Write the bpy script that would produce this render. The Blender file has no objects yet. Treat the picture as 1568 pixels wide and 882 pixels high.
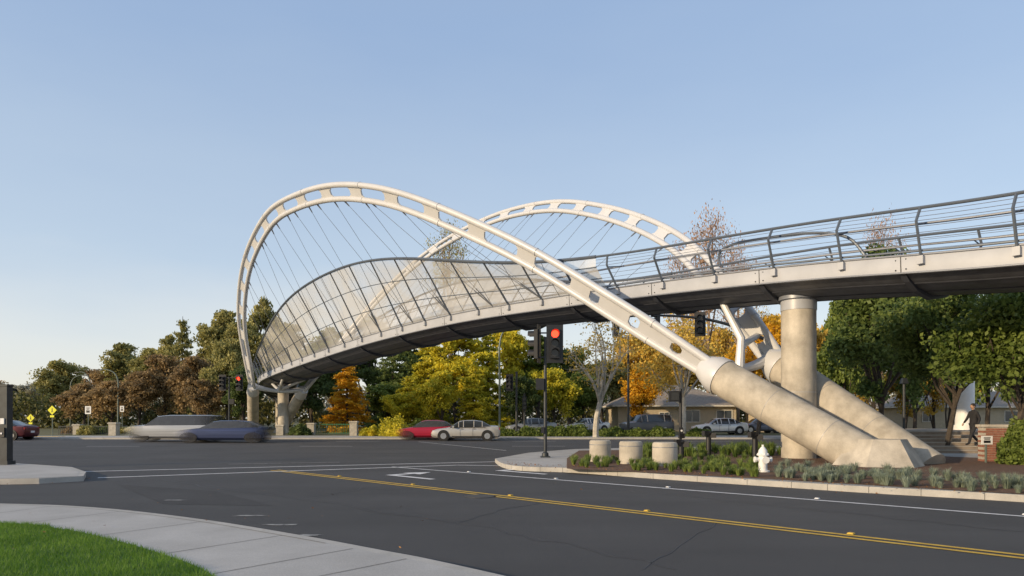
import bpy, math, random
import numpy as np
from mathutils import Vector, Matrix
R=random.Random(7); NR=np.random.default_rng(5)
F=1045.0; EYE=1.6
def gp(px,py,z=0.0):
    Y=F*(EYE-z)/(py-640.0); return ((px-784)/F*Y,Y)
def hz(py,Y): return EYE+(640-py)/F*Y
def bx(px,Y): return (px-784)/F*Y
S=bpy.context.scene
# ------------------------------------------------------------------ materials
MATS={}
def mat(name,c,rough=.6,metal=0,var=.15,scale=4.0,bump=0.0,bscale=30.0,c2=None,emit=None,alpha=None,spec=.5,fade=None,stretch=None,fine=0,big=None):
    if name in MATS: return MATS[name]
    m=bpy.data.materials.new(name); m.use_nodes=True; nt=m.node_tree; N=nt.nodes; L=nt.links
    p=N['Principled BSDF']; p.inputs['Roughness'].default_value=rough; p.inputs['Metallic'].default_value=metal
    p.inputs['Specular IOR Level'].default_value=spec
    tc=N.new('ShaderNodeTexCoord'); co=tc.outputs['Object']
    if stretch:
        mp=N.new('ShaderNodeMapping'); mp.inputs['Scale'].default_value=stretch; L.new(co,mp.inputs['Vector']); co=mp.outputs[0]
    nz=N.new('ShaderNodeTexNoise'); nz.inputs['Scale'].default_value=scale; nz.inputs['Detail'].default_value=6; nz.inputs['Roughness'].default_value=.6
    L.new(co,nz.inputs['Vector'])
    rp=N.new('ShaderNodeValToRGB'); rp.color_ramp.elements[0].position=.3; rp.color_ramp.elements[1].position=.7
    a=[max(0,x*(1-var)) for x in c]; b=[min(1,x*(1+var)) for x in (c2 or c)]
    if c2: a=list(c); b=list(c2)
    rp.color_ramp.elements[0].color=(*a,1); rp.color_ramp.elements[1].color=(*b,1)
    L.new(nz.outputs['Fac'],rp.inputs[0]); col=rp.outputs[0]
    def gain(col,vec,sc,amt,det=3):
        n3=N.new('ShaderNodeTexNoise'); n3.inputs['Scale'].default_value=sc; n3.inputs['Detail'].default_value=det; L.new(vec,n3.inputs['Vector'])
        mr=N.new('ShaderNodeMapRange'); mr.inputs[1].default_value=.3; mr.inputs[2].default_value=.7; mr.inputs[3].default_value=1-amt; mr.inputs[4].default_value=1+amt
        L.new(n3.outputs['Fac'],mr.inputs[0])
        mx=N.new('ShaderNodeVectorMath'); mx.operation='SCALE'; L.new(col,mx.inputs[0]); L.new(mr.outputs[0],mx.inputs['Scale']); return mx.outputs[0]
    if fine: col=gain(col,tc.outputs['Object'],90,fine)
    if big:
        mp2=N.new('ShaderNodeMapping'); mp2.inputs['Rotation'].default_value=(0,0,big[2]); mp2.inputs['Scale'].default_value=big[3]; L.new(tc.outputs['Object'],mp2.inputs['Vector']); col=gain(col,mp2.outputs[0],big[0],big[1],5)
    L.new(col,p.inputs['Base Color'])
    if bump:
        n2=N.new('ShaderNodeTexNoise'); n2.inputs['Scale'].default_value=bscale; n2.inputs['Detail'].default_value=4
        L.new(tc.outputs['Object'],n2.inputs['Vector'])
        bp=N.new('ShaderNodeBump'); bp.inputs['Strength'].default_value=bump; bp.inputs['Distance'].default_value=.02
        L.new(n2.outputs['Fac'],bp.inputs['Height']); L.new(bp.outputs[0],p.inputs['Normal'])
    if emit:
        p.inputs['Emission Color'].default_value=(*emit[0],1); p.inputs['Emission Strength'].default_value=emit[1]
    if alpha is not None: p.inputs['Alpha'].default_value=alpha
    if fade:
        sx=N.new('ShaderNodeSeparateXYZ'); L.new(tc.outputs['Object'],sx.inputs[0])
        r1=N.new('ShaderNodeMapRange'); r1.interpolation_type='SMOOTHSTEP'; r1.inputs[1].default_value=0; r1.inputs[2].default_value=fade[1]
        r2=N.new('ShaderNodeMapRange'); r2.interpolation_type='SMOOTHSTEP'; r2.inputs[1].default_value=fade[0]; r2.inputs[2].default_value=fade[0]-fade[1]
        L.new(sx.outputs[0],r1.inputs[0]); L.new(sx.outputs[0],r2.inputs[0])
        mu=N.new('ShaderNodeMath'); mu.operation='MULTIPLY'; L.new(r1.outputs[0],mu.inputs[0]); L.new(r2.outputs[0],mu.inputs[1])
        m3=N.new('ShaderNodeMath'); m3.operation='MULTIPLY'; m3.inputs[1].default_value=fade[2]; L.new(mu.outputs[0],m3.inputs[0])
        L.new(m3.outputs[0],p.inputs['Alpha'])
    MATS[name]=m; return m
def leafmat(name,c1,c2,trans=.35,clump=.45):
    if name in MATS: return MATS[name]
    m=bpy.data.materials.new(name); m.use_nodes=True; nt=m.node_tree; N=nt.nodes; L=nt.links
    p=N['Principled BSDF']; p.inputs['Roughness'].default_value=.55; p.inputs['Specular IOR Level'].default_value=.3
    g=N.new('ShaderNodeNewGeometry'); tc=N.new('ShaderNodeTexCoord')
    nz=N.new('ShaderNodeTexNoise'); nz.inputs['Scale'].default_value=clump; nz.inputs['Detail'].default_value=3; L.new(tc.outputs['Object'],nz.inputs['Vector'])
    ad=N.new('ShaderNodeMath'); ad.operation='MULTIPLY_ADD'; ad.inputs[1].default_value=.45; L.new(g.outputs['Random Per Island'],ad.inputs[0])
    m2=N.new('ShaderNodeMath'); m2.operation='MULTIPLY_ADD'; m2.inputs[1].default_value=1.6; m2.inputs[2].default_value=-.5; L.new(nz.outputs['Fac'],m2.inputs[0]); L.new(m2.outputs[0],ad.inputs[2])
    oi=N.new('ShaderNodeObjectInfo'); a3=N.new('ShaderNodeMath'); a3.operation='MULTIPLY_ADD'; a3.inputs[1].default_value=.3; L.new(oi.outputs['Random'],a3.inputs[0])
    a4=N.new('ShaderNodeMath'); a4.operation='SUBTRACT'; a4.inputs[1].default_value=.15; L.new(ad.outputs[0],a4.inputs[0]); L.new(a4.outputs[0],a3.inputs[2])
    mx=N.new('ShaderNodeMix'); mx.data_type='RGBA'; mx.clamp_factor=True
    mx.inputs[6].default_value=(*c1,1); mx.inputs[7].default_value=(*c2,1); L.new(a3.outputs[0],mx.inputs[0])
    L.new(mx.outputs[2],p.inputs['Base Color'])
    t=N.new('ShaderNodeBsdfTranslucent'); L.new(mx.outputs[2],t.inputs[0])
    ms=N.new('ShaderNodeMixShader'); ms.inputs[0].default_value=trans; L.new(p.outputs[0],ms.inputs[1]); L.new(t.outputs[0],ms.inputs[2])
    L.new(ms.outputs[0],N['Material Output'].inputs['Surface'])
    MATS[name]=m; return m
# ------------------------------------------------------------------ mesh builder
class MB:
    def __init__(s): s.v=[];s.f=[];s.m=[]
    def add(s,vs,fs,m=0):
        o=len(s.v); s.v.extend([tuple(map(float,x)) for x in vs]); s.f.extend([tuple(i+o for i in f) for f in fs]); s.m.extend([m]*len(fs))
    def box(s,c,d,m=0,rz=0.0,taper=1.0):
        cx,cy,cz=c; x,y,z=[k/2 for k in d]; co,si=math.cos(rz),math.sin(rz); vs=[]
        for k in(-1,1):
            t=taper if k>0 else 1
            for i,j in((-1,-1),(1,-1),(1,1),(-1,1)):
                a,b=i*x*t,j*y*t; vs.append((cx+a*co-b*si,cy+a*si+b*co,cz+k*z))
        s.add(vs,[(3,2,1,0),(4,5,6,7),(0,1,5,4),(1,2,6,5),(2,3,7,6),(3,0,4,7)],m)
    def tube(s,pts,r,seg=8,m=0,caps=True,flat=None):
        P=[Vector(p) for p in pts]; n=len(P)
        rr=r if hasattr(r,'__len__') else [r]*n
        vs=[];up=None
        for i in range(n):
            t=(P[min(i+1,n-1)]-P[max(i-1,0)]).normalized()
            if up is None:
                up=Vector((0,0,1)) if abs(t.z)<.9 else Vector((1,0,0))
            u=(up-t*up.dot(t)).normalized(); up=u; w=t.cross(u)
            for k in range(seg):
                a=2*math.pi*k/seg; q=P[i]+(u*math.cos(a)+w*math.sin(a))*rr[i]; vs.append(tuple(q))
        fs=[]
        for i in range(n-1):
            for k in range(seg):
                k2=(k+1)%seg; fs.append((i*seg+k,i*seg+k2,(i+1)*seg+k2,(i+1)*seg+k))
        if caps: fs.append(tuple(range(seg-1,-1,-1))); fs.append(tuple((n-1)*seg+k for k in range(seg)))
        s.add(vs,fs,m)
    def cyl(s,a,b,r,r2=None,seg=12,m=0): s.tube([a,b],[r,r if r2 is None else r2],seg,m)
    def prism(s,poly,z0,z1,m=0,mtop=None):
        n=len(poly); ar=sum(poly[i][0]*poly[(i+1)%n][1]-poly[(i+1)%n][0]*poly[i][1] for i in range(n))
        if ar<0: poly=poly[::-1]
        vs=[(x,y,z0) for x,y in poly]+[(x,y,z1) for x,y in poly]
        s.add(vs,[(i,(i+1)%n,n+(i+1)%n,n+i) for i in range(n)],m); s.add(vs,[tuple(range(n,2*n))],m if mtop is None else mtop)
    def sheet(s,poly,z,m=0):
        n=len(poly); ar=sum(poly[i][0]*poly[(i+1)%n][1]-poly[(i+1)%n][0]*poly[i][1] for i in range(n))
        if ar<0: poly=poly[::-1]
        s.add([(x,y,z) for x,y in poly],[tuple(range(n))],m)
    def sphere(s,c,r,m=0,seg=12,ring=8):
        if not hasattr(r,'__len__'): r=(r,r,r)
        vs=[];fs=[]
        for i in range(ring+1):
            th=math.pi*i/ring
            for k in range(seg):
                a=2*math.pi*k/seg; vs.append((c[0]+r[0]*math.sin(th)*math.cos(a),c[1]+r[1]*math.sin(th)*math.sin(a),c[2]+r[2]*math.cos(th)))
        for i in range(ring):
            for k in range(seg):
                k2=(k+1)%seg; fs.append((i*seg+k,(i+1)*seg+k,(i+1)*seg+k2,i*seg+k2))
        s.add(vs,fs,m)
    def mesh(s,name,mats,ang=.6):
        me=bpy.data.meshes.new(name); me.from_pydata(s.v,[],s.f)
        for m in mats: me.materials.append(m)
        me.polygons.foreach_set('material_index',np.array(s.m,dtype=np.int32))
        if ang: 
            me.polygons.foreach_set('use_smooth',np.ones(len(s.f),dtype=bool)); me.set_sharp_from_angle(angle=ang)
        me.update(); return me
    def obj(s,name,mats,parent=None,loc=(0,0,0),rz=0,ang=.6):
        return place(s.mesh(name,mats,ang),name,loc,rz,1,parent)
def place(me,name,loc=(0,0,0),rz=0,sc=1,parent=None):
    o=bpy.data.objects.new(name,me); S.collection.objects.link(o); o.location=loc; o.rotation_euler[2]=rz
    o.scale=sc if hasattr(sc,'__len__') else (sc,sc,sc)
    if parent: o.parent=parent
    return o
def empty(name):
    o=bpy.data.objects.new(name,None); S.collection.objects.link(o); o.empty_display_size=.2; return o
def catmull(P,n=8,closed=False):
    P=[np.array(p,float) for p in P]; out=[]; N=len(P)
    rng=range(N) if closed else range(N-1)
    for i in rng:
        g=lambda k:(P[k%N] if closed else P[max(0,min(N-1,k))])
        a,b,c,d=g(i-1),g(i),g(i+1),g(i+2)
        for t in np.linspace(0,1,n,endpoint=False):
            out.append(.5*((2*b)+(-a+c)*t+(2*a-5*b+4*c-d)*t*t+(-a+3*b-3*c+d)*t**3))
    if not closed: out.append(P[-1])
    return np.array(out)
def resample(P,step):
    P=np.array(P); d=np.r_[0,np.cumsum(np.linalg.norm(np.diff(P,axis=0),axis=1))]
    n=max(2,int(round(d[-1]/step))+1); t=np.linspace(0,d[-1],n)
    return np.stack([np.interp(t,d,P[:,k]) for k in range(P.shape[1])],1)
def smooth(P,it=6):
    P=P.copy()
    for _ in range(it): P[1:-1]=.5*P[1:-1]+.25*(P[:-2]+P[2:])
    return P
def strip(mb,P,w,z,m=0):
    P=np.array(P,float); T=np.gradient(P,axis=0); T/=np.linalg.norm(T,axis=1)[:,None]; Nn=np.stack([-T[:,1],T[:,0]],1)
    a=P+Nn*w/2;b=P-Nn*w/2; n=len(P)
    vs=[(x,y,z) for x,y in b]+[(x,y,z) for x,y in a]
    mb.add(vs,[(i,i+1,n+i+1,n+i) for i in range(n-1)],m)
# ------------------------------------------------------------------ palette
steel=mat('painted_steel',(.58,.585,.60),.36,.05,.05,1.5,spec=.5)
fascia=mat('deck_fascia_steel',(.38,.395,.43),.42,.05,.08,1.2)
steeld=mat('grey_steel',(.20,.215,.25),.4,.2,.08,2)
raild=mat('rail_steel',(.11,.13,.16),.4,.3,.08,2)
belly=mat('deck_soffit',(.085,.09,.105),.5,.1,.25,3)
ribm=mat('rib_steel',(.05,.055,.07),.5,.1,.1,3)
conc=mat('cast_concrete',(.31,.28,.23),.85,0,.2,1.3,.4,22,c2=(.55,.50,.42),fine=.14,big=(1.2,.12,0,(2.5,2.5,.4)))
concl=mat('kerb_concrete',(.34,.33,.305),.85,0,.15,2.5,.2,60,c2=(.47,.45,.42),fine=.12)
walkc=mat('pavement_concrete',(.345,.335,.32),.85,0,.1,1.0,.2,60,c2=(.44,.43,.415),fine=.12,big=(.35,.08,0,(1,1,1)))
asph=mat('asphalt',(.045,.045,.047),.8,0,.2,.3,.6,150,c2=(.066,.066,.068),fine=.35,big=(.5,.14,.785,(.12,1.4,1)))
asph2=mat('asphalt_patch',(.042,.042,.044),.85,0,.2,.6,.4,160,fine=.3)
sealm=mat('crack_sealant',(.024,.024,.026),.5,0,.2,3)
whitep=mat('road_paint_white',(.55,.55,.55),.7,0,.25,6,c2=(.8,.8,.8),fine=.2)
wornp=mat('road_paint_worn',(.06,.06,.06),.7,0,.25,9,c2=(.4,.4,.38))
yellowp=mat('road_paint_yellow',(.48,.29,.03),.7,0,.2,6,c2=(.70,.46,.06),fine=.2)
black=mat('black_paint',(.018,.018,.02),.45,0,.2,5)
dkgrey=mat('dark_metal',(.04,.045,.05),.45,.3,.2,5)
white=mat('white_paint',(.75,.75,.74),.45,0,.06,5)
mulch=mat('mulch',(.08,.045,.028),.95,0,.3,9,.8,60,c2=(.19,.105,.065),fine=.5)
grassg=mat('lawn_soil',(.035,.085,.012),.95,0,.3,2,.5,60,c2=(.06,.14,.02),fine=.3)
verge=mat('ground',(.07,.09,.03),.95,0,.3,.15,.4,8,c2=(.16,.13,.06))
bark=mat('bark_dark',(.035,.027,.022),.9,0,.3,6,.8,20,c2=(.085,.068,.052))
barkb=mat('bark_brown',(.16,.11,.075),.9,0,.3,6,.8,20,c2=(.28,.20,.14))
barkp=mat('bark_pale',(.30,.27,.22),.85,0,.3,3,.6,14,c2=(.6,.56,.48))
redglow=mat('signal_red',(.5,.01,.01),.3,emit=((1,.03,.01),6))
lens=mat('signal_lens_off',(.03,.03,.03),.2)
# ------------------------------------------------------------------ ground and roads
g=MB(); g.sheet([(-1500,-300),(1500,-300),(1500,2500),(-1500,2500)],-.02); g.obj('ground',[verge])
g=MB(); g.sheet([(-300,-60),(120,-60),(120,51.2),(-300,51.2)],0.0); g.obj('road',[asph])
def inset(poly,d):
    P=np.array(poly,float); n=len(P); ar=sum(P[i][0]*P[(i+1)%n][1]-P[(i+1)%n][0]*P[i][1] for i in range(n)); sg=1 if ar>0 else -1
    T=np.roll(P,-1,0)-np.roll(P,1,0); T/=np.linalg.norm(T,axis=1)[:,None]
    return P+sg*d*np.stack([-T[:,1],T[:,0]],1)
def kerbed(name,poly,top,extra=None,h=.14):
    mb=MB(); ins=inset(poly,.16); mb.prism([tuple(p) for p in poly],-.01,h-.004,0)
    mb.sheet([tuple(p) for p in ins],h,1); return mb.obj(name,[concl,top],ang=.5)
kn=[(-60,15.2),(-30,13.6),(-14,12.3)]+[gp(a,b) for a,b in((0,783),(150,790),(300,808),(450,834),(580,860),(700,886))]+[(2.2,4.1),(6,.3),(14,-8)]
kn=catmull(kn,6)[:,:2]; near_poly=list(map(tuple,kn))+[(14,-50),(-60,-50)]
kerbed('pavement',near_poly,walkc)
lawn=[(-60,12.0),(-30,11.4),(-14,10.9)]+[gp(a,b,.15) for a,b in((0,800),(80,807),(150,820),(250,848),(330,884))]+[(-1.9,4.6),(-1.2,2.0),(-1.2,-2)]
lawn=catmull(lawn,6)[:,:2]; lawn_poly=list(map(tuple,lawn))+[(-1.2,-40),(-60,-40)]
g=MB(); g.sheet(lawn_poly,.146); 
lo=g.obj('lawn',[grassg])
def inpoly(x,y,poly):
    ins=np.zeros(len(x),bool); n=len(poly)
    for i in range(n):
        x1,y1=poly[i]; x2,y2=poly[(i+1)%n]
        c=((y1>y)!=(y2>y)); 
        if y1!=y2: ins^=c&(x<(x2-x1)*(y-y1)/(y2-y1)+x1)
    return ins
def blades(name,x,y,z0,h,w,m,lean=.5):
    n=len(x); a=NR.uniform(0,2*math.pi,n); b=NR.uniform(0,2*math.pi,n); hh=h*NR.uniform(.5,1.2,n); ww=w*NR.uniform(.6,1.2,n)
    V=np.zeros((n,3,3)); V[:,0]=np.stack([x-np.cos(a)*ww,y-np.sin(a)*ww,z0+0*x],1); V[:,1]=np.stack([x+np.cos(a)*ww,y+np.sin(a)*ww,z0+0*x],1)
    V[:,2]=np.stack([x+np.cos(b)*hh*lean,y+np.sin(b)*hh*lean,z0+hh],1)
    me=bpy.data.meshes.new(name); me.from_pydata(V.reshape(-1,3).tolist(),[],np.arange(n*3).reshape(n,3).tolist()); me.materials.append(m)
    return place(me,name)
lg=leafmat('lawn_blades',(.05,.14,.014),(.19,.33,.045),.4,1.2)
x=NR.uniform(-13,-1.5,170000); y=NR.uniform(5.8,11.2,170000); k=inpoly(x,y,lawn_poly); x=x[k];y=y[k]
blades('lawn_grass',x,y,.146,.055,.0035,lg)
jm=mat('joint_dark',(.10,.10,.095),.9)
g=MB()
for i in range(6,len(kn)-6,5):
    a=kn[i]; T=kn[i+1]-kn[i-1]; T/=np.linalg.norm(T); nn=np.array([T[1],-T[0]]); 
    if inpoly(np.array([(a+nn*.5)[0]]),np.array([(a+nn*.5)[1]]),near_poly)[0]==False: nn=-nn
    strip(g,[a+nn*.17,a+nn*2.2],.012,.1445)
strip(g,inset(near_poly,.17)[2:40],.012,.1446)
g.obj('pavement_joints',[jm])
isl=[gp(758,708),gp(770,716),gp(800,721),gp(880,724),gp(1000,733),gp(1180,745),gp(1330,755),gp(1568,769),(12.5,10.2),(20,2.5),(40,-18)]
isl=list(map(tuple,catmull(isl,5)[:,:2]))
back=[(70,-18),(70,44),(40,41),(22,37.2),gp(1180,687),gp(1000,689),gp(880,692),gp(810,698)]
isl_poly=isl+back
kerbed('traffic_island_pavement',isl_poly,walkc)
g=MB()
for i in range(6,40,2):
    a=np.array(isl[i]); T_=np.array(isl[i+1])-np.array(isl[i-1]); T_/=np.linalg.norm(T_); nn=np.array([-T_[1],T_[0]])
    strip(g,[a+nn*.0,a+nn*.17],.012,.1375); g.add([(a[0]-nn[0]*.002-T_[0]*.006,a[1]-nn[1]*.002-T_[1]*.006,.002),(a[0]-nn[0]*.002+T_[0]*.006,a[1]-nn[1]*.002+T_[1]*.006,.002),(a[0]-nn[0]*.002+T_[0]*.006,a[1]-nn[1]*.002+T_[1]*.006,.136),(a[0]-nn[0]*.002-T_[0]*.006,a[1]-nn[1]*.002-T_[1]*.006,.136)],[(0,1,2,3)])
g.obj('kerb_joints',[jm])
bed=[gp(868,718,.14),gp(960,722.5,.14),gp(1180,734,.14),gp(1330,743,.14),gp(1568,757,.14),(13,10.9),(20,3.4),(24,4),(17,14.5),(16.6,20.5),(17.0,25),(14,29),(7,31.5),(3.0,30.5),gp(868,702,.14)]
g=MB(); g.sheet(bed,.148); g.obj('planting_bed',[mulch])
li=[gp(132,730),gp(128,737),gp(60,741),gp(0,742),(-16.5,15.9),(-40,17),(-40,24),(-20,22.6),gp(30,716),gp(110,722)]
kerbed('traffic_island_pavement',li,walkc)
far=[(-300,51.2),(120,51.2),(120,60),(300,60),(300,700),(-300,700)]
mb=MB(); mb.prism(far,-.02,.13,0); mb.sheet([(-299,51.4),(119.8,51.4),(119.8,53.6),(-299,53.6)],.134,1); mb.sheet([(-299,53.65),(299,60.3),(299,699),(-299,699)],.136,2)
mb.obj('roadside_verge',[concl,walkc,verge])
# road markings
g=MB()
A=np.array((-7.28,20.9));B=np.array((5.89,7.85)); D=(B-A)/np.linalg.norm(B-A)
for off in(-.11,.11):
    Nn=np.array([-D[1],D[0]])*off
    g_y=[A+Nn,B+Nn,B+Nn+D*14]; strip(g,[tuple(q) for q in g_y],.10,.006,1)
A2=np.array(gp(600,715));B2=np.array(gp(1568,791)); D2=(B2-A2)/np.linalg.norm(B2-A2)
strip(g,[A2,B2,B2+D2*14],.11,.006,0)
def ln(p,q,w=.12,m=0,z=.008): strip(g,[gp(*p),gp(*q)],w,z,m)
ln((122,722.5),(770,707),.16); ln((150,732),(700,712.5),.16); ln((350,711),(520,708),.14,2); ln((700,712.5),(840,715),.14,0,.0095)
ln((640,676.5),(775,690),.1); ln((440,676),(640,676),.1,2)
for i in range(9):
    X0=-60+i*12; strip(g,[(X0,46.6),(X0+3,46.6)],.12,.006,0)
    strip(g,[(X0,38.5),(X0+3,38.5)],.12,.006,0)
def arrow(px,py,turn=1,s=1):
    c=np.array(gp(px,py)); d=-D; n=np.array([-d[1],d[0]])*turn
    q=lambda a,b:tuple(c+d*a*s+n*b*s)
    g.sheet([q(-1.6,-.1),q(-1.6,.1),q(.5,.1),q(.5,-.1)],.0095,0)
    g.sheet([q(.25,.1),q(.5,.1),q(.5,.75),q(.25,.75)],.0095,0); g.sheet([q(-.05,.75),q(.8,.75),q(.38,1.5)],.0095,0)
arrow(610,729,-1,.95); arrow(778,722,-1,.95)
def wornmark(p,n_=5):
    c=gp(*p)
    for _ in range(n_):
        q=[(c[0]+R.gauss(0,.08)+math.cos(t)*R.uniform(.08,.2),c[1]+R.gauss(0,.02)+math.sin(t)*R.uniform(.04,.09)) for t in np.linspace(0,6.28,8)[:-1]]
        cx=sum(a for a,b in q)/7; cy=sum(b for a,b in q)/7; q.sort(key=lambda k:math.atan2(k[1]-cy,k[0]-cx)); g.sheet(q,.006+.0004*_,2)
for p in((272,766),(385,790),(470,820),(432,804)): wornmark(p,2)
g.obj('road_markings',[whitep,yellowp,wornp],ang=None)
g=MB()
for i in range(1,7):
    for (A_,D_,c) in((A,D,1),(A2,D2,0)):
        q=A_+D_*(i*3.3)+np.array([.22,.1]); g.box((q[0],q[1],.016),(.09,.09,.018),c,.78,.7)
g.obj('road_studs',[whitep,yellowp])
g=MB()
g.sheet([gp(180,742),gp(330,752),gp(420,775),gp(250,772)],.003,0)
def crack(a,b,n=14,w=.018,z=.0034):
    a=np.array(gp(*a));b=np.array(gp(*b)); P=[a+(b-a)*t+np.array([R.gauss(0,.07),R.gauss(0,.07)]) for t in np.linspace(0,1,n)]; strip(g,catmull(P,3),w,z,1)
crack((250,735),(700,800)); crack((700,800),(1050,872)); crack((900,745),(1568,815),22); crack((480,760),(640,735)); crack((820,770),(700,800),8); crack((1100,800),(980,872),8)
g.obj('asphalt_patches',[asph2,sealm])
mb=MB(); c=gp(735,760); mb.cyl((c[0],c[1],-.01),(c[0],c[1],.006),.34,None,28,0); mb.cyl((c[0],c[1],.006),(c[0],c[1],.009),.29,None,28,1); mb.obj('manhole_cover',[sealm,mat('cast_iron',(.07,.065,.06),.6,.3,.3,20)])
def leafquads(C,s,flat=False,rng=NR,asp=.5):
    n=len(C); u=rng.normal(size=(n,3)); 
    if flat: u[:,2]*=.15
    u/=np.linalg.norm(u,axis=1)[:,None]; w=rng.normal(size=(n,3))
    if flat: w[:,2]*=.15
    w-=u*(u*w).sum(1)[:,None]; w/=np.linalg.norm(w,axis=1)[:,None]
    ss=(s*rng.uniform(.6,1.3,n))[:,None]
    return np.stack([C-u*ss,C+w*ss*asp,C+u*ss,C-w*ss*asp],1)
def quads_obj(Q,name,m):
    n=len(Q); me=bpy.data.meshes.new(name); me.from_pydata(Q.reshape(-1,3).tolist(),[],np.arange(n*4).reshape(n,4).tolist()); me.materials.append(m); return place(me,name)
fl=leafmat('fallen_leaf',(.14,.05,.02),(.34,.18,.06),.1,3)
C=[]
for _ in range(45): C.append((R.uniform(-9,9),R.uniform(7.5,22),.02))
for _ in range(900):
    i=R.randrange(5,34); a=np.array(isl[i]); C.append((a[0]+R.gauss(.25,.3),a[1]+R.gauss(.25,.3),.16 if R.random()<.6 else .02))
for _ in range(150): C.append((R.uniform(-13,-11),R.uniform(16,18.2),.03))
for _ in range(30): C.append((R.uniform(-8,-1),R.uniform(6.9,11),.17))
C=np.array(C); quads_obj(leafquads(C,.026,True),'fallen_leaves',fl)
# ------------------------------------------------------------------ BRIDGE
E=np.array([(24,2.8,5.2),(20.2,8.4,5.6),(16.9,13.2,5.9),(13.5,18,6.16),(9.97,23,6.79),(5.79,28,7.15),(2.05,32.5,7.35),(-3.05,38,7.42),(-9.1,44.5,7.05),(-15.6,52,6.33),(-21.2,60,5.8),(-24.8,67,5.6),(-27.6,75,5.3),(-30,84,4.8),(-31.6,95,4.2)])
Ec=smooth(resample(catmull(E,10),.6),12); nE=len(Ec)
T=np.gradient(Ec[:,:2],axis=0); T/=np.linalg.norm(T,axis=1)[:,None]
OUT=np.stack([-T[:,1],T[:,0]],1)
OUT[:,:]=np.where((OUT[:,1]<0)[:,None],OUT,-OUT)
WD=3.7
oY=[13,18,23,26,28,31,33.8,36.7,39.3,41.8,44.2,47.5,50.2,54.5,59,64,95]
oV=[.35,.35,.4,.55,.75,1.15,1.65,2.0,2.2,2.3,2.35,2.4,2.35,1.8,1.15,.6,.4]
hV=[1.35,1.35,1.35,1.3,1.25,1.3,1.6,2.3,3.1,3.7,4.0,4.0,3.7,2.9,1.9,1.4,1.3]
eo=np.interp(Ec[:,1],oY,oV); eh=np.interp(Ec[:,1],oY,hV); kk=np.interp(Ec[:,1],[23,33],[.3,1.0])
for a_ in(eo,eh,kk):
    for _ in range(14): a_[1:-1]=.5*a_[1:-1]+.25*(a_[:-2]+a_[2:])
def pt(i,w,z): return (Ec[i,0]+OUT[i,0]*w,Ec[i,1]+OUT[i,1]*w,Ec[i,2]+z)
def side(i,sd,o,z): return pt(i,o,z) if sd==0 else pt(i,-WD-o,z)
BR=empty('pedestrian_bridge')
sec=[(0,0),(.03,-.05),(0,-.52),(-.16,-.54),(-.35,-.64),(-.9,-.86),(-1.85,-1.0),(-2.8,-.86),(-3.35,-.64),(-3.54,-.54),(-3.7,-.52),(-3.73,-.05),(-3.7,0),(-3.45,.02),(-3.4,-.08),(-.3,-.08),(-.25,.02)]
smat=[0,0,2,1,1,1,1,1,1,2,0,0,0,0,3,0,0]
mb=MB(); ns=len(sec); vs=[pt(i,w,z) for i in range(nE) for w,z in sec]; o=0; mb.v=[tuple(map(float,v)) for v in vs]
for i in range(nE-1):
    for k in range(ns):
        k2=(k+1)%ns; mb.f.append((i*ns+k,i*ns+k2,(i+1)*ns+k2,(i+1)*ns+k)); mb.m.append(smat[k])
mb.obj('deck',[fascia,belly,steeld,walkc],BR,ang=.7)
mb=MB()
for i in range(4,nE-4,8):
    for w0,z0,w1,z1 in [(-.03,-.50,-.35,-.74),(-.35,-.74,-.9,-.98),(-.9,-.98,-1.85,-1.14),(-1.85,-1.14,-2.8,-.98),(-2.8,-.98,-3.35,-.74),(-3.35,-.74,-3.67,-.50)]:
        a=Vector(pt(i,w0,z0)); b=Vector(pt(i,w1,z1)); t=Vector((T[i,0],T[i,1],0))*.09; up=Vector((0,0,.16))
        mb.add([a-t,b-t,b+t,a+t,a-t+up,b-t+up,b+t+up,a+t+up],[(0,1,2,3),(0,4,5,1),(3,2,6,7),(0,3,7,4),(1,5,6,2)],0)
    for sd in(0,1):
        a=Vector(side(i,sd,.035,-.03)); b=Vector(side(i,sd,.012,-.52)); t=Vector((T[i,0],T[i,1],0))*.014
        mb.add([a-t,a+t,b+t,b-t],[(0,1,2,3)],1)
        for dz in(-.12,-.42):
            for dt in(-.15,.15):
                p=Vector(side(i,sd,.02,dz))+Vector((T[i,0],T[i,1],0))*dt; mb.sphere(p,.024,0,6,4)
for sd in(0,1): mb.tube([side(i,sd,.03,-.0) for i in range(nE)],.035,6,2); mb.tube([side(i,sd,.0,-.52) for i in range(nE)],.03,6,2)
for w_,z_ in((-.62,-.76),(-1.35,-.94),(-2.35,-.94),(-3.08,-.76)): mb.tube([pt(i,w_,z_) for i in range(nE)],.018,4,0)
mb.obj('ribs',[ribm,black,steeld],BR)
rl=MB(); sc=MB()
iR=[i for i in range(nE) if Ec[i,1]>6 and Ec[i,1]<93]
iM=[i for i in iR if 29.5<Ec[i,1]<62]; iC=[i for i in iR if Ec[i,1]<=30]; iC2=[i for i in iR if Ec[i,1]>=61.5]
def prof(i,f):
    a=eo[i]*np.interp(kk[i],[.3,1],[1,.68])
    if f<=.68: return (.05+(a-.05)*f/.68,eh[i]*f)
    t=(f-.68)/.32; return (a+(eo[i]*kk[i]-a)*t,eh[i]*f)
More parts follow.
